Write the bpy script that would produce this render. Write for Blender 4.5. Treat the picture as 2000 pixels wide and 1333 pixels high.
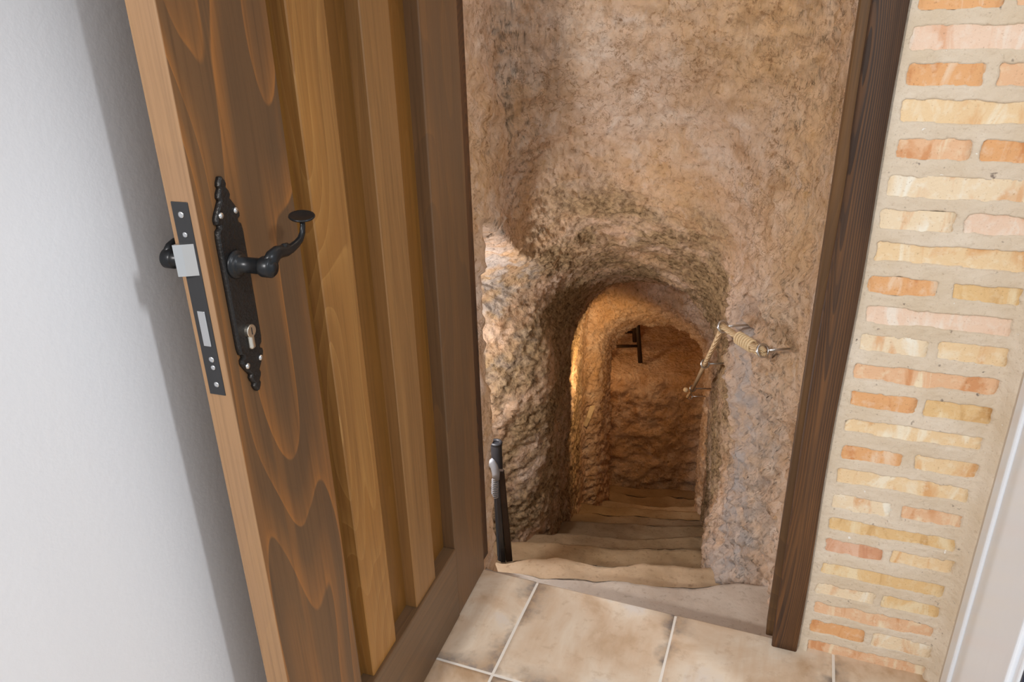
import bpy, bmesh, math, random
import numpy as np
from mathutils import Vector, Matrix

for o in list(bpy.data.objects):
    bpy.data.objects.remove(o)
S = bpy.context.scene
COL = S.collection

# ------------------------------------------------------------------ camera
CAM_H, PITCH, ROLL, YAW = 1.43, 0.41198, -0.026455, 0.36989
cd = bpy.data.cameras.new('camera'); cam = bpy.data.objects.new('camera', cd); COL.objects.link(cam)
fwd = Vector((-math.sin(YAW)*math.cos(PITCH), math.cos(YAW)*math.cos(PITCH), -math.sin(PITCH)))
rt = Vector((math.cos(YAW), math.sin(YAW), 0)); up = rt.cross(fwd)
r2 = rt*math.cos(ROLL) + up*math.sin(ROLL); u2 = -rt*math.sin(ROLL) + up*math.cos(ROLL)
M = Matrix((r2, u2, -fwd)).transposed().to_4x4(); M.translation = (0, 0, CAM_H)
cam.matrix_world = M
cd.sensor_fit = 'HORIZONTAL'; cd.sensor_width = 36; cd.lens = 26.5793; cd.clip_start = 0.02
S.camera = cam

# ------------------------------------------------------------------ world, lights, exposure
S.view_settings.view_transform = 'Standard'
S.view_settings.look = 'None'
S.view_settings.gamma = 1
S.view_settings.use_curve_mapping = False
S.view_settings.exposure = 0.0
W = bpy.data.worlds.new('world'); S.world = W; W.use_nodes = True
W.node_tree.nodes['Background'].inputs[0].default_value = (0.87, 0.935, 1.0, 1)
W.node_tree.nodes['Background'].inputs[1].default_value = 0.80

def area(name, loc, target, sx, sy, power, col):
    l = bpy.data.lights.new(name, 'AREA'); l.shape = 'RECTANGLE'; l.size = sx; l.size_y = sy
    l.energy = power; l.color = col
    o = bpy.data.objects.new(name, l); COL.objects.link(o); o.location = loc
    o.rotation_euler = (Vector(target) - Vector(loc)).to_track_quat('-Z', 'Y').to_euler()
    return o
def point(name, loc, power, col, rad=0.04):
    l = bpy.data.lights.new(name, 'POINT'); l.energy = power; l.color = col; l.shadow_soft_size = rad
    o = bpy.data.objects.new(name, l); COL.objects.link(o); o.location = loc
    return o
def spot(name, loc, target, power, col, ang, rad=0.04, blend=.6):
    l = bpy.data.lights.new(name, 'SPOT'); l.energy = power; l.color = col; l.shadow_soft_size = rad
    l.spot_size = math.radians(ang); l.spot_blend = blend
    o = bpy.data.objects.new(name, l); COL.objects.link(o); o.location = loc
    o.rotation_euler = (Vector(target) - Vector(loc)).to_track_quat('-Z', 'Y').to_euler()
    return o
area('window_daylight', (2.35, -0.07, 2.92), (-0.72, 0.69, 1.1), 0.16, 0.5, 46, (0.93, 0.96, 1.0))
area('room_lamp', (-0.78, -1.75, 2.45), (-0.3, 1.9, 0.5), 0.14, 0.14, 66, (1.0, 0.955, 0.91))
point('cave_lamp', (-.02, 1.70, 1.95), 10.0, (1.0, .90, .79), .05)
point('niche_lamp', (-1.0, 1.93, 0.30), 13.0, (0.90, 0.94, 1.0))
spot('arch_fill', (-.76, 3.22, -.12), (-1.0, 3.86, -.62), 15, (1.0, .64, .31), 108)  # added unseen warm spot to brighten the inner arch, no fitting
point('chamber_lamp', (-1.35, 4.62, -0.72), 3.6, (1.0, 0.60, 0.27))

# ------------------------------------------------------------------ helpers
rng = np.random.default_rng(7)
def vnoise(P, seed=0):
    P = np.asarray(P, float); I = np.floor(P).astype(np.int64); F = P - I; F = F*F*(3 - 2*F)
    def h(a, b, c):
        n = (a*374761393 + b*668265263 + c*2147483647 + seed*1274126177) & 0x7fffffff
        n = ((n ^ (n >> 13))*1274126177) & 0x7fffffff
        n = n ^ (n >> 16)
        return (n & 0xffff)/65535.0
    x, y, z = I[..., 0], I[..., 1], I[..., 2]; u, v, w = F[..., 0], F[..., 1], F[..., 2]
    L = lambda a, b, t: a + (b - a)*t
    return L(L(L(h(x, y, z), h(x+1, y, z), u), L(h(x, y+1, z), h(x+1, y+1, z), u), v),
             L(L(h(x, y, z+1), h(x+1, y, z+1), u), L(h(x, y+1, z+1), h(x+1, y+1, z+1), u), v), w)*2 - 1
def fbm(P, oc=4, seed=0, gain=0.5):
    r = 0; a = 1; P = np.asarray(P, float)
    for i in range(oc):
        r = r + a*vnoise(P, seed + i*17); P = P*2.03 + 5.3; a *= gain
    return r
def sst(a, b, x):
    t = np.clip((x - a)/(b - a), 0, 1); return t*t*(3 - 2*t)

def obj(name, me, mat=None, parent=None, smooth=False):
    o = bpy.data.objects.new(name, me); COL.objects.link(o)
    if mat is not None and not me.materials: me.materials.append(mat)
    if parent is not None: o.parent = parent
    if smooth: me.shade_smooth()
    return o
def tag(o, label=None, cat=None, group=None, kind=None):
    if label: o['label'] = label
    if cat: o['category'] = cat
    if group: o['group'] = group
    if kind: o['kind'] = kind
    return o
def empty(name, loc=(0, 0, 0), rz=0):
    o = bpy.data.objects.new(name, None); COL.objects.link(o); o.location = loc; o.rotation_euler = (0, 0, rz)
    o.empty_display_size = 0.05
    return o
def mesh(v, f):
    me = bpy.data.meshes.new('m'); me.from_pydata([tuple(p) for p in v], [], f); me.update(); return me
def grid_mesh(P, flip=False, wrap=False):
    n, m = P.shape[:2]; me = bpy.data.meshes.new('m')
    idx = np.arange(n*m).reshape(n, m)
    if wrap: idx = np.concatenate([idx, idx[:, :1]], 1)
    q = np.stack([idx[:-1, :-1], idx[1:, :-1], idx[1:, 1:], idx[:-1, 1:]], -1).reshape(-1, 4)
    if flip: q = q[:, ::-1]
    me.vertices.add(n*m); me.vertices.foreach_set('co', P.reshape(-1).astype(np.float32))
    me.loops.add(q.size); me.loops.foreach_set('vertex_index', q.reshape(-1).astype(np.int32))
    me.polygons.add(len(q)); me.polygons.foreach_set('loop_start', np.arange(0, q.size, 4, dtype=np.int32))
    me.update(calc_edges=True); me.validate(); return me
def box(x0, x1, y0, y1, z0, z1, bev=0.0, seg=2):
    bm = bmesh.new(); bmesh.ops.create_cube(bm, size=1)
    for v in bm.verts:
        v.co = Vector((x0 + (v.co.x + .5)*(x1 - x0), y0 + (v.co.y + .5)*(y1 - y0), z0 + (v.co.z + .5)*(z1 - z0)))
    if bev: bmesh.ops.bevel(bm, geom=bm.edges[:], offset=bev, segments=seg, affect='EDGES', profile=0.5)
    me = bpy.data.meshes.new('m'); bm.to_mesh(me); bm.free(); return me
def tube(path, radii, n=14, cap=True, flat=None):
    """swept round tube along path (list of 3-vectors); flat = (axis, factor) squashes it"""
    P = [Vector(p) for p in path]; k = len(P)
    if not hasattr(radii, '__len__'): radii = [radii]*k
    v = []; f = []; ref = None
    for i in range(k):
        t = (P[min(i+1, k-1)] - P[max(i-1, 0)]).normalized()
        if ref is None:
            ref = Vector((0, 0, 1)) if abs(t.z) < .9 else Vector((1, 0, 0))
        a = (ref - t*ref.dot(t)).normalized(); ref = a; b = t.cross(a)
        for j in range(n):
            th = 2*math.pi*j/n; off = (a*math.cos(th) + b*math.sin(th))*radii[i]
            if flat: off -= Vector(flat[0])*off.dot(Vector(flat[0]))*(1 - flat[1])
            v.append(P[i] + off)
    for i in range(k-1):
        for j in range(n):
            f.append((i*n+j, i*n+(j+1) % n, (i+1)*n+(j+1) % n, (i+1)*n+j))
    if cap:
        f.append(tuple(range(n))[::-1]); f.append(tuple((k-1)*n + j for j in range(n)))
    return mesh(v, f)
def lathe(prof, n=28, axis='Y', origin=(0, 0, 0)):
    """prof = [(radius, height)] turned about an axis through origin"""
    v = []; f = []; o = Vector(origin)
    for r, h in prof:
        for j in range(n):
            a = 2*math.pi*j/n; c, s = r*math.cos(a), r*math.sin(a)
            v.append(o + (Vector((c, h, s)) if axis == 'Y' else Vector((c, s, h)) if axis == 'Z' else Vector((h, c, s))))
    k = len(prof)
    for i in range(k-1):
        for j in range(n): f.append((i*n+j, i*n+(j+1) % n, (i+1)*n+(j+1) % n, (i+1)*n+j))
    f.append(tuple(range(n))[::-1]); f.append(tuple((k-1)*n+j for j in range(n)))
    me = mesh(v, f); bm = bmesh.new(); bm.from_mesh(me); bmesh.ops.recalc_face_normals(bm, faces=bm.faces[:]); bm.to_mesh(me); bm.free()
    return me
def join(*ms):
    bm = bmesh.new()
    for m in ms: bm.from_mesh(m)
    me = bpy.data.meshes.new('m'); bm.to_mesh(me); bm.free(); return me
def extrude_outline(pts, y0, y1, bev=0.0):
    """closed outline in local x,z extruded from y0 to y1"""
    bm = bmesh.new(); vs = [bm.verts.new((x, y0, z)) for x, z in pts]; fc = bm.faces.new(vs)
    r = bmesh.ops.extrude_face_region(bm, geom=[fc])
    top = [g for g in r['geom'] if isinstance(g, bmesh.types.BMVert)]
    for g in top: g.co.y = y1
    bmesh.ops.recalc_face_normals(bm, faces=bm.faces[:])
    if bev:
        ed = [e for e in bm.edges if all(abs(v.co.y - y1) < 1e-6 for v in e.verts)]
        bmesh.ops.bevel(bm, geom=ed, offset=bev, segments=2, affect='EDGES', profile=0.5)
    bmesh.ops.triangulate(bm, faces=[f for f in bm.faces if len(f.verts) > 4])
    me = bpy.data.meshes.new('m'); bm.to_mesh(me); bm.free(); return me

# ------------------------------------------------------------------ materials
class NT:
    def __init__(s, name):
        s.m = bpy.data.materials.new(name); s.m.use_nodes = True; s.t = s.m.node_tree
        s.b = s.t.nodes['Principled BSDF']; s.co = s.t.nodes.new('ShaderNodeTexCoord')
    def n(s, typ, **k):
        nd = s.t.nodes.new('ShaderNode' + typ)
        for a, b in k.items(): setattr(nd, a, b)
        return nd
    def l(s, a, b): s.t.links.new(a, b)
    def val(s, sock, v):
        if isinstance(v, bpy.types.NodeSocket): s.l(v, sock)
        else: sock.default_value = v
    def mapping(s, scale=(1, 1, 1), loc=(0, 0, 0), rot=(0, 0, 0)):
        m = s.n('Mapping'); s.l(s.co.outputs['Object'], m.inputs[0])
        m.inputs['Scale'].default_value = scale; m.inputs['Location'].default_value = loc; m.inputs['Rotation'].default_value = rot
        return m.outputs[0]
    def noise(s, scale, detail=5, rough=.55, vec=None, dist=0):
        t = s.n('TexNoise'); t.inputs['Scale'].default_value = scale; t.inputs['Detail'].default_value = detail
        t.inputs['Roughness'].default_value = rough; t.inputs['Distortion'].default_value = dist
        s.l(vec if vec is not None else s.co.outputs['Object'], t.inputs['Vector']); return t.outputs['Fac']
    def ramp(s, fac, stops, interp='LINEAR'):
        r = s.n('ValToRGB'); cr = r.color_ramp; cr.interpolation = interp
        while len(cr.elements) < len(stops): cr.elements.new(0.5)
        for e, (p, c) in zip(cr.elements, stops):
            e.position = p; e.color = (c[0], c[1], c[2], 1) if hasattr(c, '__len__') else (c, c, c, 1)
        s.l(fac, r.inputs[0]); return r.outputs[0]
    def mix(s, fac, a, b, mode='MIX'):
        m = s.n('MixRGB', blend_type=mode)
        s.val(m.inputs[0], fac)
        for i, x in ((1, a), (2, b)):
            if isinstance(x, bpy.types.NodeSocket): s.l(x, m.inputs[i])
            else: m.inputs[i].default_value = (*x[:3], 1)
        return m.outputs[0]
    def math(s, op, a, b=0.0, c=None):
        m = s.n('Math', operation=op); s.val(m.inputs[0], a); s.val(m.inputs[1], b)
        if c is not None: s.val(m.inputs[2], c)
        return m.outputs[0]
    def bump(s, h, strength=.5, dist=.01, prev=None):
        b = s.n('Bump'); b.inputs['Strength'].default_value = strength; b.inputs['Distance'].default_value = dist
        s.l(h, b.inputs['Height'])
        if prev is not None: s.l(prev, b.inputs['Normal'])
        return b.outputs[0]
    def attr(s, name):
        a = s.n('Attribute'); a.attribute_name = name; return a.outputs['Fac']
    def out(s, col, rough=.6, normal=None, metal=0.0, spec=.5):
        s.val(s.b.inputs['Base Color'], col if isinstance(col, bpy.types.NodeSocket) else (*col, 1))
        s.val(s.b.inputs['Roughness'], rough); s.val(s.b.inputs['Metallic'], metal)
        s.b.inputs['Specular IOR Level'].default_value = spec
        if normal is not None: s.l(normal, s.b.inputs['Normal'])
        return s.m

def mat_rock():
    t = NT('cave_rock')
    big = t.noise(2.3, 4); mid = t.noise(9, 7, .62, dist=.6); fine = t.noise(48, 6, .68, dist=.4)
    st = t.noise(16, 6, .65, t.mapping((1, 1, .45)), dist=.4)
    c = t.ramp(mid, [(.30, (.48, .28, .15)), (.43, (.68, .465, .31)), (.56, (.77, .57, .425)), (.68, (.85, .70, .58))])
    c = t.mix(t.ramp(big, [(.42, 0), (.66, .6)]), c, (.70, .43, .20))
    c = t.mix(t.ramp(st, [(.56, 0), (.72, .7)]), c, (.82, .67, .54))
    c = t.mix(t.ramp(fine, [(.33, .75), (.43, 0)]), c, (.30, .15, .06))
    c = t.mix(t.ramp(t.noise(26, 4, .6), [(.62, 0), (.74, .7)]), c, (.55, .31, .11))
    cr = t.math('ABSOLUTE', t.math('SUBTRACT', t.noise(23, 6, .65, dist=.4), .5))
    c = t.mix(t.math('MULTIPLY', t.ramp(cr, [(0, .8), (.022, 0)]), t.ramp(t.noise(6, 3), [(.42, 0), (.6, 1)])), c, (.30, .155, .07))
    c = t.mix(t.attr('stain'), c, t.mix(mid, (.36, .33, .32), (.62, .56, .53)))
    c = t.mix(t.attr('stain_shade'), c, t.mix(t.ramp(fine, [(.38, 0), (.58, 1)]), (.15, .09, .04), (.50, .35, .19)))  # brown tunnel stain with shade painted into its colour
    c = t.mix(t.attr('lime'), c, t.mix(fine, (.30, .25, .22), (.80, .77, .74)))
    v = t.n('TexVoronoi', feature='F1'); v.inputs['Scale'].default_value = 34
    wv = t.n('VectorMath', operation='ADD'); nv = t.n('TexNoise'); nv.inputs['Scale'].default_value = 20
    t.l(t.co.outputs['Object'], nv.inputs['Vector'])
    sc = t.n('VectorMath', operation='SCALE'); t.l(nv.outputs['Color'], sc.inputs[0]); sc.inputs['Scale'].default_value = .05
    t.l(t.co.outputs['Object'], wv.inputs[0]); t.l(sc.outputs[0], wv.inputs[1]); t.l(wv.outputs[0], v.inputs['Vector'])
    nb = t.bump(v.outputs['Distance'], .55, .014)
    nb = t.bump(t.noise(75, 8, .72), .8, .012, nb)
    return t.out(c, .9, nb, spec=.2)
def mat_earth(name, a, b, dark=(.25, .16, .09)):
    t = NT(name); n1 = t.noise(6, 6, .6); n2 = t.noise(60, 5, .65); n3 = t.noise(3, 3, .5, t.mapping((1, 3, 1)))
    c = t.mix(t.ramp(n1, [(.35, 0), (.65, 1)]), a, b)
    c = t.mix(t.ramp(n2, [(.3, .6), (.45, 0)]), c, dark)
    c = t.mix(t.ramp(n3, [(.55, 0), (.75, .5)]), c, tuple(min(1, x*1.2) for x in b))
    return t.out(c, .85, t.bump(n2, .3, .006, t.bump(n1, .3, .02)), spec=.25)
def mat_wood(name, base, dark, line, scale=1.0, seed=0.0, rough=.42, linew=.5, ring=9.0, axis='z', spec=.35, relief=.15, sharp=.11, stretch=.15):
    """stained softwood: contour lines of a long stretched noise give wavy cathedral grain, over fine fibres"""
    t = NT(name)
    st = lambda f: {'z': (1, 1, f), 'x': (f, 1, 1), 'y': (1, f, 1)}[axis]
    lowf = t.noise(5*scale, 1.2, .45, t.mapping(st(stretch), (seed*1.7, seed*.31, seed*.63)), .25)
    fr = t.math('FRACT', t.math('MULTIPLY', lowf, ring*2.2))
    fib = t.noise(170*scale, 5, .6, t.mapping(st(.02), (seed, seed, seed)))
    fib2 = t.noise(45*scale, 4, .55, t.mapping(st(.025), (seed*2, seed, seed)))
    cloud = t.noise(6*scale, 4, .5, t.mapping(st(.25), (seed*3, seed, 0)))
    c = t.mix(t.ramp(cloud, [(.36, 0), (.64, 1)]), base, dark)
    ln = t.ramp(fr, [(0, 0), (.45, .04), (1 - sharp, linew*.6), (.97, linew), (1, 0)])
    ln = t.math('MULTIPLY', ln, t.ramp(fib2, [(.30, .35), (.6, 1)]))
    c = t.mix(ln, c, line)
    c = t.mix(t.ramp(fib, [(.3, .40), (.52, 0)]), c, tuple(x*.5 for x in dark))
    c = t.mix(t.ramp(fib2, [(.56, 0), (.8, .45)]), c, line)
    nb = t.bump(t.mix(.5, fib, ln), relief, .003)
    return t.out(c, rough, nb, spec=spec)
def mat_brick(name, cols, seed):
    t = NT(name)
    oi = t.n('ObjectInfo'); add = t.n('VectorMath', operation='ADD'); sc = t.n('VectorMath', operation='SCALE')
    cx = t.n('CombineXYZ'); t.l(oi.outputs['Random'], cx.inputs[0]); t.l(oi.outputs['Random'], cx.inputs[2])
    t.l(cx.outputs[0], sc.inputs[0]); sc.inputs['Scale'].default_value = 37 + seed
    t.l(t.co.outputs['Object'], add.inputs[0]); t.l(sc.outputs[0], add.inputs[1]); v = add.outputs[0]
    mp = t.n('Mapping'); t.l(v, mp.inputs[0]); mp.inputs['Scale'].default_value = (1, 1, .35)
    n1 = t.noise(17, 4, .55, mp.outputs[0], .8); n2 = t.noise(60, 5, .6, v); n3 = t.noise(240, 3, .6, v)
    c = t.ramp(n1, [(.34, cols[0]), (.44, cols[1]), (.54, cols[1]), (.63, cols[2])])
    c = t.mix(t.ramp(n2, [(.52, 0), (.72, .55)]), c, cols[2])
    c = t.mix(t.ramp(n3, [(.27, .45), (.38, 0)]), c, tuple(x*.5 for x in cols[0]))
    return t.out(c, .88, t.bump(n3, .25, .003, t.bump(n2, .35, .005)), spec=.2)
def mat_mortar():
    t = NT('mortar'); n1 = t.noise(9, 5); n2 = t.noise(150, 4, .65); n3 = t.noise(75, 2, .5)
    c = t.mix(t.ramp(n1, [(.35, 0), (.65, 1)]), (.66, .545, .405), (.74, .645, .525))
    c = t.mix(t.ramp(n2, [(.30, .5), (.42, 0)]), c, (.46, .35, .24))
    c = t.mix(t.ramp(n3, [(.70, 0), (.80, .85)]), c, (.16, .12, .10))
    c = t.mix(t.ramp(n3, [(.215, .9), (.25, 0)]), c, (.9, .88, .84))
    return t.out(c, .92, t.bump(n2, .55, .004), spec=.2)
def mat_tile():
    t = NT('rustic_tile'); oi = t.n('ObjectInfo')
    add = t.n('VectorMath', operation='ADD'); cx = t.n('CombineXYZ'); sc = t.n('VectorMath', operation='SCALE')
    t.l(oi.outputs['Random'], cx.inputs[0]); t.l(oi.outputs['Random'], cx.inputs[1]); t.l(cx.outputs[0], sc.inputs[0]); sc.inputs['Scale'].default_value = 23
    t.l(t.co.outputs['Object'], add.inputs[0]); t.l(sc.outputs[0], add.inputs[1]); v = add.outputs[0]
    n1 = t.noise(4.5, 5, .6, v, .5); n2 = t.noise(30, 6, .65, v)
    st = t.n('Mapping'); t.l(v, st.inputs[0]); st.inputs['Scale'].default_value = (6, 1, 1); n4 = t.noise(5, 4, .6, st.outputs[0])
    c = t.ramp(n1, [(.34, (.50, .34, .21)), (.45, (.66, .51, .37)), (.58, (.74, .63, .50)), (.68, (.70, .63, .56))])
    c = t.mix(t.ramp(n4, [(.52, 0), (.72, .45)]), c, (.60, .42, .27))
    c = t.mix(t.ramp(n2, [(.32, .38), (.45, 0)]), c, (.45, .30, .18))
    # kiln-dark scorch along the tile rims, as the glaze has it (rim = 1 on the edge)
    edge = t.attr('rim')
    sm = t.math('MULTIPLY', edge, t.ramp(t.noise(6, 4, .6, v), [(.42, 0), (.54, 1)]))
    c = t.mix(t.ramp(sm, [(.15, 0), (.9, .85)]), c, t.mix(t.ramp(n2, [(.4, 0), (.6, 1)]), (.17, .15, .145), (.42, .30, .20)))
    return t.out(c, .42, t.bump(n2, .12, .004), spec=.4)
def plain(name, col, rough=.5, metal=0.0, bumps=None, spec=.5, var=None):
    t = NT(name); c = col
    n = t.noise(bumps[0] if bumps else 40, 4)
    if var: c = t.mix(t.ramp(n, [(.35, 0), (.65, 1)]), col, var)
    return t.out(c, rough, t.bump(n, bumps[1], bumps[2]) if bumps else None, metal, spec)

ROCK = mat_rock()
EARTH = mat_earth('trodden_earth_step', (.42, .30, .185), (.53, .40, .27))
EARTH_SHADED = mat_earth('shaded_earth_step', (.27, .18, .095), (.36, .255, .15), (.16, .10, .05))  # step earth darkened to paint in the shade of the tunnel
SLAB = mat_earth('grey_cement', (.47, .39, .32), (.56, .49, .42), (.33, .26, .20))
MORTAR = mat_mortar()
BR = {k: mat_brick('brick_' + n, c, i) for i, (k, n, c) in enumerate([
    ('o', 'orange', ((.64, .29, .12), (.76, .42, .20), (.82, .62, .44))),
    ('p', 'pale_pink', ((.74, .44, .28), (.82, .62, .48), (.85, .76, .66))),
    ('q', 'salmon', ((.66, .33, .16), (.78, .50, .31), (.85, .72, .52))),
    ('y', 'cream_yellow', ((.72, .42, .20), (.82, .62, .38), (.88, .79, .62))),
    ('c', 'chalky_cream', ((.74, .46, .26), (.83, .68, .48), (.88, .83, .71))),
    ('g', 'ochre', ((.58, .34, .14), (.76, .53, .27), (.83, .69, .46))),
    ('r', 'red', ((.52, .22, .12), (.66, .35, .21), (.76, .50, .36)))])}
TILE = mat_tile()
GROUT = plain('pale_grout', (.80, .75, .68), .9, bumps=(120, .3, .003))
PLASTER = plain('white_plaster', (.78, .785, .81), .75, bumps=(85, .10, .004), spec=.25)
GREYPL = plain('beige_render', (.62, .55, .48), .9, bumps=(130, .4, .003), var=(.66, .58, .50))
PVC = plain('white_pvc', (.85, .90, .97), .28, spec=.5)
RUBBER = plain('dark_gasket', (.012, .013, .03), .5)
IRON = plain('black_wrought_iron', (.018, .019, .021), .34, .55, bumps=(160, .05, .002))
IRONH = plain('hammered_black_iron', (.022, .020, .019), .36, .5, bumps=(190, .55, .003))
STEEL = plain('zinc_plated_steel', (.62, .63, .64), .28, 1.0)
BRASS = plain('nickel_cylinder', (.70, .66, .58), .28, 1.0)
STRIKE = plain('black_lacquered_steel', (.028, .028, .030), .45, .3)
ROPE_T = NT('hemp_rope'); _w = ROPE_T.n('TexWave', wave_type='BANDS', bands_direction='DIAGONAL')
_w.inputs['Scale'].default_value = 95; _w.inputs['Distortion'].default_value = .6; ROPE_T.l(ROPE_T.co.outputs['Object'], _w.inputs['Vector'])
ROPE = ROPE_T.out(ROPE_T.ramp(_w.outputs['Fac'], [(.0, (.46, .30, .15)), (.5, (.70, .51, .29)), (1, (.80, .63, .40))]), .85, ROPE_T.bump(_w.outputs['Fac'], .6, .004))
YARN = plain('pale_yarn', (.72, .56, .34), .85, bumps=(200, .5, .003))
W_STILE = mat_wood('stile_wood', (.165, .084, .036), (.112, .062, .031), (.36, .145, .038), seed=1.3, linew=.85, ring=8, stretch=.17)
W_EDGE = mat_wood('edge_wood', (.29, .165, .078), (.27, .158, .085), (.35, .205, .095), seed=7.1, linew=.25, ring=6, rough=.5)
W_SLAT = mat_wood('slat_wood', (.345, .160, .040), (.270, .128, .038), (.44, .235, .072), seed=3.7, linew=.65, ring=13, stretch=.2)
W_SLAT2 = mat_wood('slat_wood_pale', (.305, .150, .048), (.245, .125, .045), (.39, .21, .075), seed=5.2, linew=.35, ring=6)
W_RAIL = mat_wood('rail_wood', (.155, .088, .044), (.125, .074, .039), (.24, .125, .05), seed=9.4, linew=.25, ring=5, axis='x')
W_HSTILE = mat_wood('hinge_stile_wood', (.160, .086, .040), (.120, .070, .036), (.25, .120, .042), seed=11.9, linew=.35, ring=5)
W_PANEL = mat_wood('panel_wood', (.200, .086, .016), (.155, .068, .015), (.26, .12, .03), seed=13.3, linew=.35, ring=6)
W_JAMB = mat_wood('burnt_jamb_wood', (.105, .050, .021), (.040, .024, .017), (.27, .115, .035), seed=2.2, linew=.42, ring=44, rough=.6, scale=1.2, relief=.5, sharp=.5, stretch=.11)
W_STOP = mat_wood('rebate_wood', (.170, .085, .030), (.095, .050, .022), (.24, .12, .04), seed=6.4, linew=.35, ring=14, rough=.6)
W_DARK = mat_wood('old_dark_wood', (.045, .024, .012), (.025, .014, .008), (.09, .045, .02), seed=4.4, linew=.3, ring=9, rough=.65)
W_PALE = mat_wood('pale_wood', (.80, .66, .44), (.72, .57, .36), (.86, .74, .54), seed=8.8, linew=.3, ring=9, rough=.7)
GLASS_T = NT('window_glass'); _tr = GLASS_T.n('BsdfTransparent'); _gl = GLASS_T.n('BsdfGlossy'); _gl.inputs['Roughness'].default_value = .02
_mx = GLASS_T.n('MixShader'); _mx.inputs[0].default_value = .06; GLASS_T.l(_tr.outputs[0], _mx.inputs[1]); GLASS_T.l(_gl.outputs[0], _mx.inputs[2])
GLASS_T.l(_mx.outputs[0], GLASS_T.t.nodes['Material Output'].inputs[0]); GLASS = GLASS_T.m
CONDUIT = plain('grey_conduit', (.22, .23, .25), .4, bumps=(60, .2, .003))
BLACKFOAM = plain('black_hose', (.02, .021, .025), .45)

# ------------------------------------------------------------------ left wall, right wall and glazed door
WALLX, RX, WY = -0.80, 0.4285, 1.526
wl = tag(obj('wall_left', box(WALLX - .12, WALLX, -.15, 1.60, -.1, 2.6, .004), PLASTER), 'white plastered wall behind the open wooden door', 'wall', kind='structure')
wr = tag(obj('wall_right', join(box(RX, RX + .14, 1.4655, 1.75, -.1, 2.6, .003), box(RX, RX + .14, -2.2, -.62, -.1, 2.6),
     box(RX, RX + .14, -.62, 1.4655, 2.16, 2.6)), GREYPL), 'beige rendered strip of wall between bricks and white window frame', 'wall', kind='structure')
win = tag(empty('window_1', (RX, 0, 0)), 'white plastic framed glazed door beside the brick wall', 'window', kind='structure')
def frame_pts(y0, y1, d0, d1): return box(-d1, d0, y0, y1, 0, 2.15, .002)
# near the brick corner the profile steps: outer lip, frame face, sash, glazing bead, gasket
obj('frame_lip', box(-.010, .06, 1.418, 1.465, .0, 2.16, .006, 3), PVC, win)
obj('frame_post', box(-.004, .06, 1.243, 1.4165, .0, 2.16, .003), PVC, win)
obj('sash_stile', box(-.010, .05, 1.146, 1.2405, .02, 2.10, .005, 3), PVC, win)
obj('glazing_bead', box(-.002, .045, 1.124, 1.1455, .10, 2.02, .004), PVC, win)
obj('gasket', box(.002, .04, 1.118, 1.125, .10, 2.02), RUBBER, win)
obj('frame_post', box(-.004, .06, -.62, -.45, .0, 2.16, .003), PVC, win)
obj('sash_stile', box(-.010, .05, -.449, -.35, .02, 2.10, .005, 3), PVC, win)
obj('frame_head', box(-.004, .06, -.62, 1.465, 2.101, 2.16, .003), PVC, win)
obj('sash_rail', box(-.010, .05, -.35, 1.146, 2.02, 2.10, .004), PVC, win)
obj('sash_rail', box(-.010, .05, -.35, 1.146, .02, .10, .004), PVC, win)
obj('pane', box(.018, .026, -.35, 1.12, .10, 2.02), GLASS, win)

# ------------------------------------------------------------------ brick wall
H1, H2, ST = (.152, .267), (.288, .402), (.152, .400)
PITCHZ = .0626
order = ['oq', 'p', 'oq', 'y', 'qo', 'c', 'cp', 'y', 'og', 'p', 'cy', 'q', 'og', 'y', 'oy', 'y', 'cq', 'g', 'ry', 'g', 'cg', 'q', 'oc', 'q']
zb = [1.418, 1.354, 1.296, 1.235, 1.173, 1.104, 1.043, .979, .916, .853, .793, .729, .669, .606, .541, .480, .413, .355, .294, .232, .172, .115, .058, -.003]
zt = [1.451, 1.389, 1.329, 1.270, 1.204, 1.138, 1.075, 1.014, .946, .885, .825, .761, .699, .633, .570, .513, .446, .384, .326, .261, .200, .146, .090, .027]
bricks = []
for i in range(24):
    ks = order[i]
    if len(ks) == 1: bricks.append((ST[0] + rng.uniform(-.003, .003), ST[1] + rng.uniform(-.003, .004), zb[i], zt[i], ks))
    else:
        bricks.append((H1[0] + rng.uniform(-.003, .003), H1[1] + rng.uniform(-.004, .003), zb[i], zt[i], ks[0]))
        bricks.append((H2[0] + rng.uniform(-.003, .005), H2[1] + rng.uniform(-.003, .003), zb[i] + rng.uniform(-.003, .003), zt[i] + rng.uniform(-.001, .004), ks[1]))
zz = 1.480
ups = ['q', 'cg', 'y', 'oq', 'p', 'yo', 'c', 'qg', 'y', 'op']
for i, ks in enumerate(ups):
    if len(ks) == 1: bricks.append((*ST, zz, zz + .033, ks))
    else: bricks += [(*H1, zz, zz + .033, ks[0]), (*H2, zz, zz + .033, ks[1])]
    zz += PITCHZ
xs = np.linspace(.100, RX + .004, 126); zs = np.linspace(-.02, 2.12, 830)
XX, ZZ = np.meshgrid(xs, zs, indexing='ij')
P3 = np.stack([XX, np.zeros_like(XX), ZZ], -1)
wob = fbm(P3*55, 3, 3)*.0022 + fbm(P3*16, 3, 9)*.0022
pit = np.zeros_like(XX)
for (x0, x1, a, b, k) in bricks:
    hx, hz = (x1 - x0)/2, (b - a)/2
    qx = np.abs(XX - (x0 + x1)/2) - hx + .004; qz = np.abs(ZZ - (a + b)/2) - hz + .004
    sd = np.hypot(np.maximum(qx, 0), np.maximum(qz, 0)) + np.minimum(np.maximum(qx, qz), 0) - .004 + wob
    pit = np.maximum(pit, 1 - sst(-.0020, .0022, sd))
surf = fbm(P3*22, 3, 5)*.0016 + fbm(P3*120, 3, 8)*.0009
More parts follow.
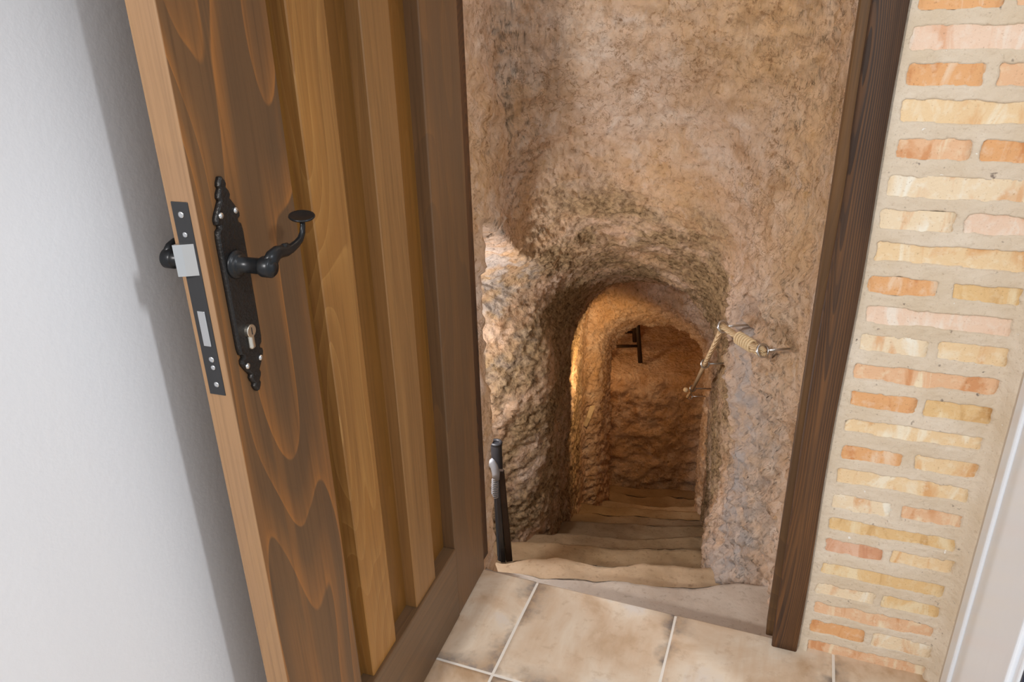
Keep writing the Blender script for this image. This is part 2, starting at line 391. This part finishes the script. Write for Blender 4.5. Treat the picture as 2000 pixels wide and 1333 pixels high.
YY = WY + pit*.013 - surf*(1 - pit)
YY -= .022*sst(RX - .035, RX + .002, XX)**2         # mortar coved into the corner
YY -= .010*(1 - sst(0, .03, ZZ))*sst(.13, .15, XX)*(1 - pit)   # fillet on the floor
P = np.stack([XX, YY, ZZ], -1)
wbk = tag(obj('wall_back', grid_mesh(P, flip=False), MORTAR, smooth=True), 'brick wall with wide sandy mortar joints beside the cave door', 'wall', kind='structure')
obj('masonry_core', join(box(.100, RX + .10, WY + .02, WY + .16, -.1, 2.12), box(-.92, RX + .14, WY + .005, WY + .16, 2.12, 2.6), box(-.92, -.78, WY + .005, WY + .16, -.1, 2.12)), MORTAR, wbk)
for (x0, x1, a, b, k) in bricks:
    ex = .0035; nx, nz = max(4, int((x1 - x0)/.012)), 4
    gx = np.linspace(-(x1-x0)/2 - ex, (x1-x0)/2 + ex, nx); gz = np.linspace(-(b-a)/2 - ex, (b-a)/2 + ex, nz)
    A, B = np.meshgrid(gx, gz, indexing='ij'); cx, cz = (x0+x1)/2, (a+b)/2
    dep = .0035 + rng.uniform(-.0015, .002)
    if k in 'c': dep = .0022
    Yb = dep + fbm(np.stack([A + cx*9, 0*A, B + cz*9], -1)*38, 3, 4)*.0016
    G = np.stack([A, Yb, B], -1)
    bk = np.stack([A, 0*A + .03, B], -1)
    full = np.concatenate([bk[:1], G, bk[-1:]], 0)
    o = obj('brick', grid_mesh(full), BR[k], wbk, smooth=True); o.location = (cx, WY, cz)

# ------------------------------------------------------------------ floor tiles
THR = 1.5335
fl = tag(obj('floor', box(WALLX, RX, -2.0, THR - .002, -.15, -.0018), GROUT), 'floor of scorched cream tiles with pale grout lines', 'floor', kind='structure')
gx = [WALLX, -.5385, -.164, .2105, RX]; gy = [THR] + [1.204 - .374*i for i in range(9)]
g = .0027
for i in range(4):
    for j in range(8):
        x0, x1, y1, y0 = gx[i] + g, gx[i+1] - g, gy[j] - (g if j else 0), gy[j+1] + g
        if i == 0: x0 = WALLX + .0005
        if i == 3: x1 = RX - .0005
        nx = ny = 22
        U = np.concatenate([[0, .006], np.linspace(.03, .97, nx - 4), [.994, 1]])
        A, B = np.meshgrid(x0 + (x1 - x0)*U, y0 + (y1 - y0)*U, indexing='ij')
        d = np.minimum.reduce([A - (x0 if i else x0 - .11), (x1 if i < 3 else x1 + .15) - A, B - y0, (y1 if j else y1 + .06) - B])
        Z = -.0022*np.exp(-np.maximum(d, 0)/.0018) + fbm(np.stack([A*7 + i*5, B*7 + j*3, 0*A], -1), 2, 2)*.0006
        T = np.stack([A - (x0+x1)/2, B - (y0+y1)/2, Z], -1)
        R1 = T.copy(); lo = np.concatenate([T[:1]*[1, 1, 0] + [0, 0, -.012], T, T[-1:]*[1, 1, 0] + [0, 0, -.012]], 0)
        e0 = lo[:, :1].copy(); e0[..., 2] = -.012; e1 = lo[:, -1:].copy(); e1[..., 2] = -.012
        lo = np.concatenate([e0, lo, e1], 1)
        me = grid_mesh(lo)
        dd_ = np.pad(d, 1, mode='edge'); rim = np.exp(-np.maximum(dd_, 0)/.034)
        at = me.attributes.new('rim', 'FLOAT', 'POINT'); at.data.foreach_set('value', rim.reshape(-1).astype(np.float32))
        o = obj('tile', me, TILE, fl, smooth=True); o.location = ((x0+x1)/2, (y0+y1)/2, 0)

# ------------------------------------------------------------------ door frame
df = tag(empty('door_frame', (.1, 1.55, 0)), 'dark scorched timber door frame against the brick wall', 'door frame')
def beam(x0f, x1f, y0, y1, z0, z1, nz=90, seed=0):
    zz = np.linspace(z0, z1, nz); pts = []
    for z in zz:
        a, b = x0f(z), x1f(z); w = vnoise(np.array([[0, seed, z*7.]]))[0]*.0006
        c = .0025
        pts.append([(a + c, y0 + w, z), (b - c, y0 + w, z), (b, y0 + c, z), (b, y1, z), (a, y1, z), (a, y0 + c, z)])
    me = grid_mesh(np.array(pts), flip=True, wrap=True)
    bm = bmesh.new(); bm.from_mesh(me); bmesh.ops.holes_fill(bm, edges=bm.edges[:], sides=0); bmesh.ops.recalc_face_normals(bm, faces=bm.faces[:]); bm.to_mesh(me); bm.free()
    me.transform(Matrix.Translation((-.1, -1.55, 0))); return me
jl = lambda z: .0705 + .0088*float(sst(.75, 1.16, z)) - .003*float(sst(1.16, 1.2, z))
jr = lambda z: .1275 + .0055*float(sst(.6, 1.1, z)) + .0015*math.sin(z*9)
obj('jamb', beam(jl, jr, 1.506, 1.60, .001, 2.10, seed=1), W_JAMB, df)
obj('rebate_strip', beam(lambda z: .0548 + .004*z/1.4, lambda z: jl(z) + .012, 1.541, 1.60, -.0, 2.10, seed=4), W_STOP, df)
obj('jamb', beam(lambda z: -.775, lambda z: -.712, 1.528, 1.60, .001, 2.10, seed=8), W_JAMB, df)
obj('head', box(-.875, .030, -.044, .05, 2.10, 2.17, .003), W_JAMB, df)

# ------------------------------------------------------------------ door leaf
DA = 0.035908
door = tag(empty('door_1', (-.6931, 1.5239, 0), -(math.pi/2 - DA)), 'open brown stained wooden door with two raised vertical planks', 'door', kind='structure')
FT, FW, DH = -.041, .835, 2.06
def two_mat(me, m1, test):
    me.materials.append(m1[0]); me.materials.append(m1[1])
    for p in me.polygons: p.material_index = 1 if test(p) else 0
    return me
obj('stile', two_mat(box(.638, FW, FT, 0, .006, DH, .0022, 3), (W_STILE, W_EDGE), lambda p: p.normal.x > .7), None, door)
obj('stile', box(-.006, .178, FT, 0, .006, DH, .0035, 3), W_HSTILE, door)
obj('rail', box(.178, .638, FT, .0015, .006, .218, .0025, 2), W_RAIL, door)
obj('rail', box(.178, .638, FT, .0015, 1.93, DH, .0025, 2), W_RAIL, door)
obj('panel', box(.170, .648, FT + .002, -.031, .21, 1.94), W_PANEL, door)
def slat(a, b, c, y):
    pr = [(b, -.0312), (b, y - .002), (b - .002, y), (a + .004, y), (a, y - .002), (c, -.026), (c, -.0312)]
    n = len(pr); v = []; f = []
    for z in (.2185, 1.93):
        v += [(s, q, z) for s, q in pr]
    f = [(i, (i+1) % n, n + (i+1) % n, n + i) for i in range(n)] + [tuple(range(n))[::-1], tuple(range(n, 2*n))]
    me = mesh(v, f); bm = bmesh.new(); bm.from_mesh(me); bmesh.ops.recalc_face_normals(bm, faces=bm.faces[:]); bm.to_mesh(me); bm.free(); return me
obj('plank', slat(.486, .587, .455, -.006), W_SLAT, door)
obj('plank', slat(.285, .389, .262, -.004), W_SLAT2, door)
# escutcheon plate with waisted ends
SC, ZC = .788, 1.108
half = [(.1460, .0020), (.1400, .0062), (.1360, .0074), (.1325, .0058), (.1270, .0098), (.1220, .0112), (.1180, .0092), (.1080, .0165), (.1000, .0215),
        (.0960, .0228), (.0915, .0222), (.0890, .0178), (.0860, .0182), (.0830, .0225), (.0740, .0242)]
prof = half + [(-h, w) for h, w in half[::-1]]
out = [(SC + w, ZC + h) for h, w in prof] + [(SC - w, ZC + h) for h, w in prof[::-1]]
esc = obj('escutcheon', extrude_outline(out, .0002, .007, .0028), IRONH, door); esc['label'] = 'hammered black iron door plate'
for s, z in [(.774, 1.209), (.802, 1.209), (.803, 1.006), (.775, 1.006)]:
    obj('screw', lathe([(.0042, .0068), (.0042, .0080), (.0030, .0092), (.0006, .0097)], 16, 'Y', (s, 0, z)), STEEL, esc, smooth=True)
kc = obj('key_cylinder', join(lathe([(.0088, .005), (.0088, .0125), (.0082, .0132), (.0002, .0132)], 28, 'Y', (.790, 0, 1.052)),
          box(.7850, .7950, .005, .0130, 1.026, 1.050, .0035, 3)), BRASS, esc, smooth=False)
obj('key_slot', box(.7893, .7907, .0128, .0136, 1.0470, 1.0570), STRIKE, esc)
# lever handle (and its twin on the far face)
def lever(sgn, base):
    Yf = lambda o: base + sgn*o
    cs, cz = .790, 1.1435
    h = obj('lever_handle', lathe([(.0185, Yf(.0065)), (.0185, Yf(.0095)), (.0170, Yf(.0110)), (.0140, Yf(.0118)), (.0140, Yf(.0130)), (.0118, Yf(.0150)), (.0102, Yf(.0155)),
             (.0102, Yf(.0440)), (.0125, Yf(.0460)), (.0135, Yf(.0480)), (.0135, Yf(.0600)), (.0115, Yf(.0625)), (.0072, Yf(.0630)), (.0062, Yf(.0650)), (.0002, Yf(.0652))], 30, 'Y', (cs, 0, cz)), IRON, door, smooth=True)
    pth = [(.790, .056, 1.1450), (.781, .057, 1.1540), (.772, .058, 1.1572), (.763, .058, 1.1560), (.753, .058, 1.1535), (.741, .058, 1.1540), (.729, .058, 1.1562), (.719, .058, 1.1600), (.7125, .058, 1.1670), (.7095, .058, 1.1760), (.7090, .058, 1.1850)]
    rad = [.0118, .0108, .0092, .0082, .0074, .0066, .0058, .0052, .0046, .0042, .0042]
    obj('arm', tube([(a, Yf(b), c) for a, b, c in pth], rad, 16, flat=((0, 1, 0), .75)), IRON, h, smooth=True)
    obj('arm_leaf', tube([(.764, Yf(.058), 1.158), (.757, Yf(.058), 1.1605), (.750, Yf(.058), 1.1600), (.745, Yf(.058), 1.1575)], [.001, .0045, .0040, .001], 10), IRON, h, smooth=True)
    d = obj('thumb_disc', lathe([(.0035, -.004), (.010, -.0022), (.0165, .0), (.0175, .0015), (.0168, .0030), (.0150, .0026), (.0002, .0012)], 28, 'Z'), IRON, h, smooth=True)
    d.location = (.7090, Yf(.058), 1.1870); d.rotation_euler = (-.14*sgn, .14, 0)
    return h
lever(1, 0.0); lever(-1, FT)
# mortise lock plate in the door edge
X0 = FW
lp = obj('lock_faceplate', box(X0 - .002, X0 + .0012, -.0335, -.0090, .9755, 1.2325, .0008), STRIKE, door); lp['label'] = 'black lock faceplate in the door edge'
lv = [(X0, -.0335, 1.142), (X0, -.0115, 1.142), (X0, -.0115, 1.182), (X0, -.0335, 1.182),
      (X0 + .013, -.0335, 1.142), (X0 + .0015, -.0115, 1.142), (X0 + .0015, -.0115, 1.182), (X0 + .013, -.0335, 1.182), (X0 + .0085, -.024, 1.142), (X0 + .0085, -.024, 1.182)]
latch = mesh(lv, [(0, 1, 2, 3), (4, 7, 9, 8), (8, 9, 6, 5), (0, 3, 7, 4), (1, 5, 6, 2), (0, 4, 8, 5, 1), (3, 2, 6, 9, 7)])
obj('latch_bolt', latch, STEEL, lp)
obj('dead_bolt', box(X0, X0 + .0025, -.0262, -.0150, 1.046, 1.094, .0006), STEEL, lp)
for y, z, r in [(-.0213, 1.2170, .0040), (-.0213, 1.1925, .0034), (-.0195, 1.0270, .0040), (-.0195, 1.0155, .0034), (-.0195, .9910, .0038)]:
    obj('screw', lathe([(r, X0 + .001), (r, X0 + .0019), (r*.6, X0 + .0022), (r*.1, X0 + .0016)], 16, 'X', (0, y, z)), STEEL, lp, smooth=True)

# ------------------------------------------------------------------ cave
ky = [1.56, 1.62, 1.70, 1.78, 1.86, 1.92, 1.97, 2.03, 2.10, 2.20, 2.35, 2.55, 2.80, 3.10, 3.40, 3.72, 3.80, 3.86, 3.98, 4.18, 4.30, 4.38, 4.48, 4.70, 5.20, 5.70, 6.00, 6.10]
kL = [-.80, -.755, -.757, -.768, -.775, -.78, -.785, -.80, -.82, -.84, -.865, -.88, -.90, -.93, -.97, -1.02, -1.03, -.955, -.95, -.965, -.98, -1.10, -1.60, -1.85, -1.9, -1.8, -1.4, -1.1]
kR = [.085, .085, .078, .066, .050, .030, -.005, -.050, -.085, -.112, -.14, -.165, -.195, -.23, -.265, -.30, -.305, -.345, -.365, -.385, -.40, -.36, -.28, -.22, -.20, -.25, -.45, -.7]
kT = [2.14, 2.12, 2.08, 2.02, 1.92, 1.80, 1.60, 1.36, 1.24, 1.08, .90, .72, .55, .37, .24, .125, .105, -.06, -.16, -.28, -.36, -.30, -.1, .1, .15, .05, -.3, -.7]
kS = [.45, .45, .45, .45, .44, .42, .42, .40, .40, .40, .38, .38, .37, .36, .35, .34, .34, .31, .30, .28, .28, .3, .4, .5, .5, .5, .4, .3]
def dense(tab, y): return np.interp(y, ky, tab)
yf = np.linspace(ky[0], ky[-1], 3000)
arc = np.concatenate([[0], np.cumsum(np.sqrt(np.diff(yf)**2 + .7*np.diff(dense(kT, yf))**2 + 1.2*np.diff(dense(kL, yf))**2))])
NY, NP = 470, 520
wgt = np.interp(yf, [1.5, 2.6, 4.3, 6.2], [1.35, 1.2, .8, .45])
cum = np.concatenate([[0], np.cumsum(np.diff(arc)*wgt[1:])])
ysamp = np.interp(np.linspace(0, cum[-1], NY), cum, yf)
def smooth1(a, k=5):
    p = np.pad(a, k, mode='edge'); return np.convolve(p, np.ones(2*k+1)/(2*k+1), 'valid')
Lx, Rx, Tz, Sp = (smooth1(dense(t, ysamp), 4) for t in (kL, kR, kT, kS))
stair = lambda y: -.15 - .66*np.maximum(y - 1.83, 0)
Fz = np.maximum(stair(ysamp) - .35, -2.75)
PP = np.zeros((NY, NP, 3))
for i in range(NY):
    n = 2.25; ph = np.linspace(0, math.pi, 240); c, s = np.cos(ph), np.sin(ph)
    xc, hw = (Lx[i] + Rx[i])/2, (Rx[i] - Lx[i])/2; zs0 = max(Tz[i] - Sp[i], Fz[i] + .1)
    ax = xc - hw*np.sign(c)*np.abs(c)**(2/n); az = zs0 + (Tz[i] - zs0)*np.abs(s)**(2/n)
    zl = np.linspace(Fz[i], zs0, 141)[:-1]
    px = np.concatenate([np.full(140, Lx[i]), ax, np.full(140, Rx[i])]); pz = np.concatenate([zl, az, zl[::-1]])
    PP[i, :, 0] = px; PP[i, :, 2] = pz; PP[i, :, 1] = ysamp[i]
# side recess on the left of the top steps, under an overhang
X, Y, Z = PP[..., 0], PP[..., 1], PP[..., 2]
lim = .74 - .52*(Y - 2.1)
nic = sst(1.775, 1.83, Y)*(1 - sst(2.02, 2.72, Y))*(1 - sst(-.06, .05, Z - lim))
xmid = ((Lx + Rx)/2)[:, None]
PP[..., 0] = X - .46*nic*sst(.05, .30, xmid - X)
du = np.gradient(PP, axis=0); dv = np.gradient(PP, axis=1)
N = np.cross(dv, du); N /= np.maximum(np.linalg.norm(N, axis=-1, keepdims=True), 1e-9)   # outward into the rock
Q = PP.copy()
amp = sst(1.56, 1.66, PP[..., 1])*.8 + .2
calm = 1 - .6*sst(-.25, -.1, PP[..., 0])*(1 - sst(2.0, 2.4, PP[..., 1]))
calm = calm*(1 - .75*sst(3.2, 3.6, PP[..., 1])*(1 - sst(4.3, 4.5, PP[..., 1])))
chip = np.abs(fbm(Q*[9, 9, 6], 3, 21))
dsp = (fbm(Q*2.6, 3, 11)*.024 + fbm(Q*9, 3, 31)*.006)*calm - (chip - .35)*.008 + fbm(Q*[26, 26, 36], 4, 41, .68)*.0085 + fbm(Q*85, 2, 51)*.0036
rough2 = 1 + .9*nic + .3*sst(3.70, 3.8, PP[..., 1])*(1 - sst(4.2, 4.4, PP[..., 1]))
PP = PP + N*(dsp*amp*rough2)[..., None]
me = grid_mesh(PP, flip=False)
nz1 = fbm(Q*7, 4, 61); nz2 = fbm(Q*26, 3, 71)
right = sst(.0, .10, Q[..., 0] - xmid)
stain = right*np.exp(-((Q[..., 1] - 2.12 - .05*nz1)/.16)**2)*(1 - sst(.35, .75, Q[..., 2] + .15*nz1))*np.clip(.72 + .5*nz2, 0, 1)
stain_shade = sst(2.22, 2.55, Q[..., 1] + .12*nz1)*(1 - sst(3.5, 3.75, Q[..., 1]))*np.clip(.75 + .8*nz1 + .4*nz2, 0, 1)*.95  # tunnel mask: speckled dark stain, partly painted shade
lime = (1 - right)*sst(.0, .5, nz2 + .5*nz1 - .05)*(1 - sst(2.25, 2.75, Q[..., 1]))*sst(1.85, 2.0, Q[..., 1])*(1 - sst(.0, .06, Q[..., 2] - lim))*sst(.02, .45, Q[..., 2] + .1*nz1)*.8
patch = (1 - right)*np.exp(-((Q[..., 1] - 2.26)/.09)**2 - ((Q[..., 2] + .36)/.12)**2)*.9
lime = np.maximum(lime, patch)
for nm, a in (('stain', stain), ('stain_shade', stain_shade), ('lime', lime)):
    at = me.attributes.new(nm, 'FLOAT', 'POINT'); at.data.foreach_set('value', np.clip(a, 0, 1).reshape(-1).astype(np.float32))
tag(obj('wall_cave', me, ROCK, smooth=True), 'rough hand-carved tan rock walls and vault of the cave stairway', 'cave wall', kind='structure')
# rock end and outer shell so that no daylight leaks in behind the vault
def zero_attrs(me):
    return me
tag(obj('wall_cave_end', box(-2.3, .3, 6.02, 6.2, -3, 1), ROCK), 'dim rock wall closing the far end of the cave', 'cave wall', kind='structure')

# rock ledge at the far side of the lower chamber
ux = np.linspace(-2.0, -.15, 150); pf = np.concatenate([np.stack([np.full(110, 4.93), np.linspace(-2.6, -1.07, 110)], 1), np.stack([np.linspace(4.95, 6.05, 60), np.linspace(-1.035, -.70, 60)], 1)])
A = np.zeros((150, len(pf), 3)); A[..., 0] = ux[:, None]; A[..., 1] = pf[None, :, 0] + (ux[:, None] + .9)*.12; A[..., 2] = pf[None, :, 1] + (ux[:, None] + .9)*.10
dz = fbm(A*4, 3, 5)*.03 + fbm(A*18, 4, 15, .6)*.014
A[..., 1] += dz*np.where(pf[None, :, 1] < -1.05, 1, .2); A[..., 2] += dz*np.where(pf[None, :, 1] < -1.05, .2, .5)
tag(obj('rock_ledge', grid_mesh(A), ROCK, smooth=True), 'waist-high rock ledge at the back of the lower chamber', 'rock ledge', kind='structure')

# ------------------------------------------------------------------ carved steps
sb = tag(empty('rock_stairs', (-.40, 1.54, -.15)), 'worn carved steps descending into the cave', 'stairs', kind='structure')
lips = [(1.815, -.15), (2.10, -.34), (2.42, -.53), (2.75, -.73), (3.10, -.93), (3.42, -1.13), (3.78, -1.34), (4.07, -1.52), (4.42, -1.70), (4.78, -1.88), (5.9, -2.07)]
prevD = 1.40
AX = 21.19
for i, (D, z) in enumerate(lips):
    ang = math.radians(AX - (5.5 + .55*i)); a = np.array([-math.sin(ang), math.cos(ang)]); b = np.array([math.cos(ang), math.sin(ang)])
    ca = math.radians(AX); cdir = np.array([-math.sin(ca), math.cos(ca)]); crt = np.array([math.cos(ca), math.sin(ca)])
    Lc = .28 + (D - 1.82)*.228
    c0 = cdir*D + crt*Lc
    hw = .62 if i < 10 else 1.3
    q = np.linspace(-hw, hw, 110); back = (D - prevD) + .06
    tt = np.concatenate([np.linspace(-back, -.03, 28), np.linspace(-.028, 0, 10)])
    prof_t = np.concatenate([tt, np.full(22, 0.0)]); prof_z = np.concatenate([np.zeros(len(tt)), -np.linspace(.006, .34, 22)])
    lipr = np.exp(-((prof_t)/.010)**2)*(prof_z > -1e-6)
    G = np.zeros((len(q), len(prof_t), 3))
    G[..., 0] = c0[0] + b[0]*q[:, None] + a[0]*prof_t[None]; G[..., 1] = c0[1] + b[1]*q[:, None] + a[1]*prof_t[None]
    G[..., 2] = z + prof_z[None] - .008*lipr[None]
    w = fbm(np.stack([q*5, 0*q + i*3.3, 0*q], -1), 4, 3)*.022
    front = sst(-.12, 0, prof_t)[None]*w[:, None]
    G[..., 0] += a[0]*front; G[..., 1] += a[1]*front
    tn = fbm(G*6, 3, 13)*.010 + fbm(G*30, 3, 23)*.003
    if i == 0: tn = tn*.5
    G[..., 2] += tn*(prof_z[None] > -1e-6) - .014*np.exp(-(q[:, None]/.22)**2)*sst(-.15, 0, prof_t)[None]*(prof_z[None] > -.05)
    if i == 0: G[..., 1] = np.maximum(G[..., 1], THR - .05)
    org = np.array([-.40, 1.54, -.15])
    st = obj('step', grid_mesh(G - org), SLAB if i == 0 else EARTH if i == 1 or i == 7 else EARTH_SHADED, sb, smooth=True)  # lighter earth on the lit treads, copy with painted shade on the others
    prevD = D

# ------------------------------------------------------------------ rope handrail on eyebolts
bolts = [((-.0365, 1.8358, .632), (.060, 1.905, .622), .0155), ((-.1522, 2.0156, .612), (-.070, 2.085, .600), .0150), ((-.2395, 2.5179, .2576), (-.145, 2.580, .245), .0150),
         ((-.4001, 3.6576, -.4244), (-.27, 3.72, -.438), .0150), ((-.4306, 3.8171, -.5584), (-.32, 3.88, -.570), .0150)]
blab = ['steel eyebolt by the door jamb with the whipped rope end tied on', 'steel eyebolt where the rope turns down the stairs', 'steel eyebolt halfway along the descending rope',
        'small steel eyebolt low on the rope by the inner arch', 'lowest steel eyebolt below the rope end by the inner arch']
ropedir = Vector((-.2, .83, -.45)).normalized()
for (c, e, R), lb in zip(bolts, blab):
    c, e = Vector(c), Vector(e); ax = (e - c).normalized(); nrm = (Vector((0, 0, CAM_H)) - c).normalized()
    up_ = (ax.cross(nrm)).normalized(); 
    t = tag(empty('eyebolt', c), lb, 'eyebolt', 'eyebolts carrying the rope handrail')
    ring = [(ax*math.cos(th) + up_*math.sin(th))*R for th in np.linspace(0, 2*math.pi, 33)]
    obj('eye', tube(ring, .0036, 12, cap=False), STEEL, t, smooth=True)
    obj('shank', tube([ax*(R - .001), ax*(e - c).length*.5, ax*((e - c).length + .02)], .0034, 12), STEEL, t, smooth=True)
rp = tag(empty('rope_handrail', bolts[1][0]), 'tan hemp rope handrail strung through steel eyebolts on the rock', 'rope')
B = [Vector(b[0]) - Vector(bolts[1][0]) for b in bolts]
def rope_path(pts, n=24, sag=.0):
    out = []
    for a, b in zip(pts[:-1], pts[1:]):
        for i in range(n): 
            t = i/n; p = a.lerp(b, t); p.z -= sag*4*t*(1-t)*(b-a).length; out.append(p)
    return out + [pts[-1]]
side = (B[0] - B[1]).normalized()
obj('rope', tube(rope_path([B[1] + Vector((.0, -.004, 0)), B[2], B[3], B[4] + Vector((-.01, -.01, .0))], sag=.003), .0082, 12), ROPE, rp, smooth=True)
obj('rope', tube(rope_path([B[1], B[1].lerp(B[0], .35) + Vector((0, 0, -.004)), B[0] + Vector((-.004, 0, -.002))]), .0088, 12), ROPE, rp, smooth=True)
loop = []
perp = Vector((0, .35, -1)).normalized()
for th in np.linspace(-.2, 2*math.pi*.95, 30):
    loop.append(B[0] + side*(-.012 + .020*math.cos(th)) + perp*(.012*math.sin(th) + .006))
obj('rope_loop', tube(loop, .0068, 12), ROPE, rp, smooth=True)
tail0, tail1 = B[1].lerp(B[0], .40) + perp*.015, B[0] + side*-.004 + perp*.016
obj('rope_tail', tube([tail0, tail0.lerp(tail1, .5), tail1], .0078, 12), ROPE, rp, smooth=True)
for k in range(7):
    cc = (B[1].lerp(B[0], .42 + .055*k)) + perp*.007
    tt = side; a1 = tt.cross(perp).normalized()
    rg = [cc + perp*math.cos(th)*.0185 + a1*math.sin(th)*.0115 for th in np.linspace(0, 2*math.pi, 25)]
    obj('whipping_turn', tube(rg, .0034, 8, cap=False), YARN, rp, smooth=True)
kn = obj('end_knot', lathe([(.002, -.014), (.011, -.009), (.0145, 0), (.011, .009), (.002, .014)], 16, 'Z'), YARN, rp, smooth=True); kn.location = B[3] + Vector((-.035, -.005, -.012))

# ------------------------------------------------------------------ things left in the recess
hs = tag(empty('black_hose', (-.860, 2.06, -.42)), 'black rubber hose standing upright in the rock recess', 'hose')
v_ = [(0, 0, 0), (-.008, .01, .25), (-.02, .03, .475)]
obj('tube', tube(v_, [.018, .018, .020], 20, cap=False), BLACKFOAM, hs, smooth=True)
obj('rim', tube([Vector((-.02, .03, .475)) + Vector((math.cos(t)*.017, math.sin(t)*.017, 0)) for t in np.linspace(0, 2*math.pi, 25)], .006, 10, cap=False), BLACKFOAM, hs, smooth=True)
obj('bore', lathe([(.013, 0), (.013, .02)], 20, 'Z', (-.02, .03, .452)), BLACKFOAM, hs)
cdt = tag(empty('conduit_elbow', (-.832, 1.985, .03)), 'grey ribbed plastic conduit elbow in front of the black hose', 'conduit')
cp = [(-.030, 0, .02), (-.024, 0, .014), (-.014, 0, .000), (-.006, -.005, -.020), (-.006, -.008, -.045), (-.010, -.010, -.075), (-.012, -.010, -.11)]
obj('elbow', tube(cp[:5], [.012, .0135, .0135, .0135, .0125], 16), CONDUIT, cdt, smooth=True)
for k in range(11):
    z = -.040 - k*.0075
    obj('rib', lathe([(.0095, -.0025), (.0125, -.0012), (.0125, .0012), (.0095, .0025)], 16, 'Z', (-.008 - k*.0004, -.008, z)), CONDUIT, cdt, smooth=True)
pl = tag(empty('black_board', (-.815, 2.02, -.40)), 'narrow black board leaning upright beside the grey conduit', 'board')
bd = box(-.011, .011, -.008, .008, 0, .40, .003); o = obj('plank', bd, W_DARK, pl); o.rotation_euler = (0, -.05, .25)
bt = box(-.008, .008, -.012, .006, 0, .40, .003); o = obj('batten', bt, BLACKFOAM, pl); o.location = (-.022, -.004, 0); o.rotation_euler = (0, -.03, .25)

# small pale wedge stuck in the pillar, dark stool on the ledge
wg = mesh([(-.012, -.01, -.045), (.004, -.012, -.05), (.004, .01, -.05), (.016, -.010, .045), (.034, -.012, .040), (.030, .012, .04), (.006, -.02, .0), (.022, -.02, -.005)],
          [(0, 1, 7, 6), (6, 7, 4, 3), (0, 6, 3), (1, 2, 5, 4, 7), (3, 4, 5), (0, 2, 1), (0, 3, 5, 2)])
o = tag(obj('wooden_wedge', wg, W_PALE), 'pale wooden wedge driven into the pillar of the inner arch', 'wedge'); o.location = (-1.010, 3.785, -.755); wg.transform(Matrix.Scale(1.5, 4))
sl = tag(empty('wooden_stool', (-1.142, 5.12, -.975), .35), 'dark wooden stool standing on the rock ledge', 'stool')
obj('seat', box(-.17, .17, -.15, .15, .40, .43, .006), W_DARK, sl)
for sx in (-1, 1):
    for sy in (-1, 1):
        obj('leg', tube([(sx*.16, sy*.14, 0), (sx*.12, sy*.11, .41)], [.017, .015], 10), W_DARK, sl, smooth=True)
for sy in (-1, 1): obj('stretcher', tube([(-.15, sy*.13, .13), (.15, sy*.13, .13)], .011, 8), W_DARK, sl, smooth=True)
for sx in (-1, 1): obj('stretcher', tube([(sx*.145, -.13, .19), (sx*.145, .13, .19)], .011, 8), W_DARK, sl, smooth=True)
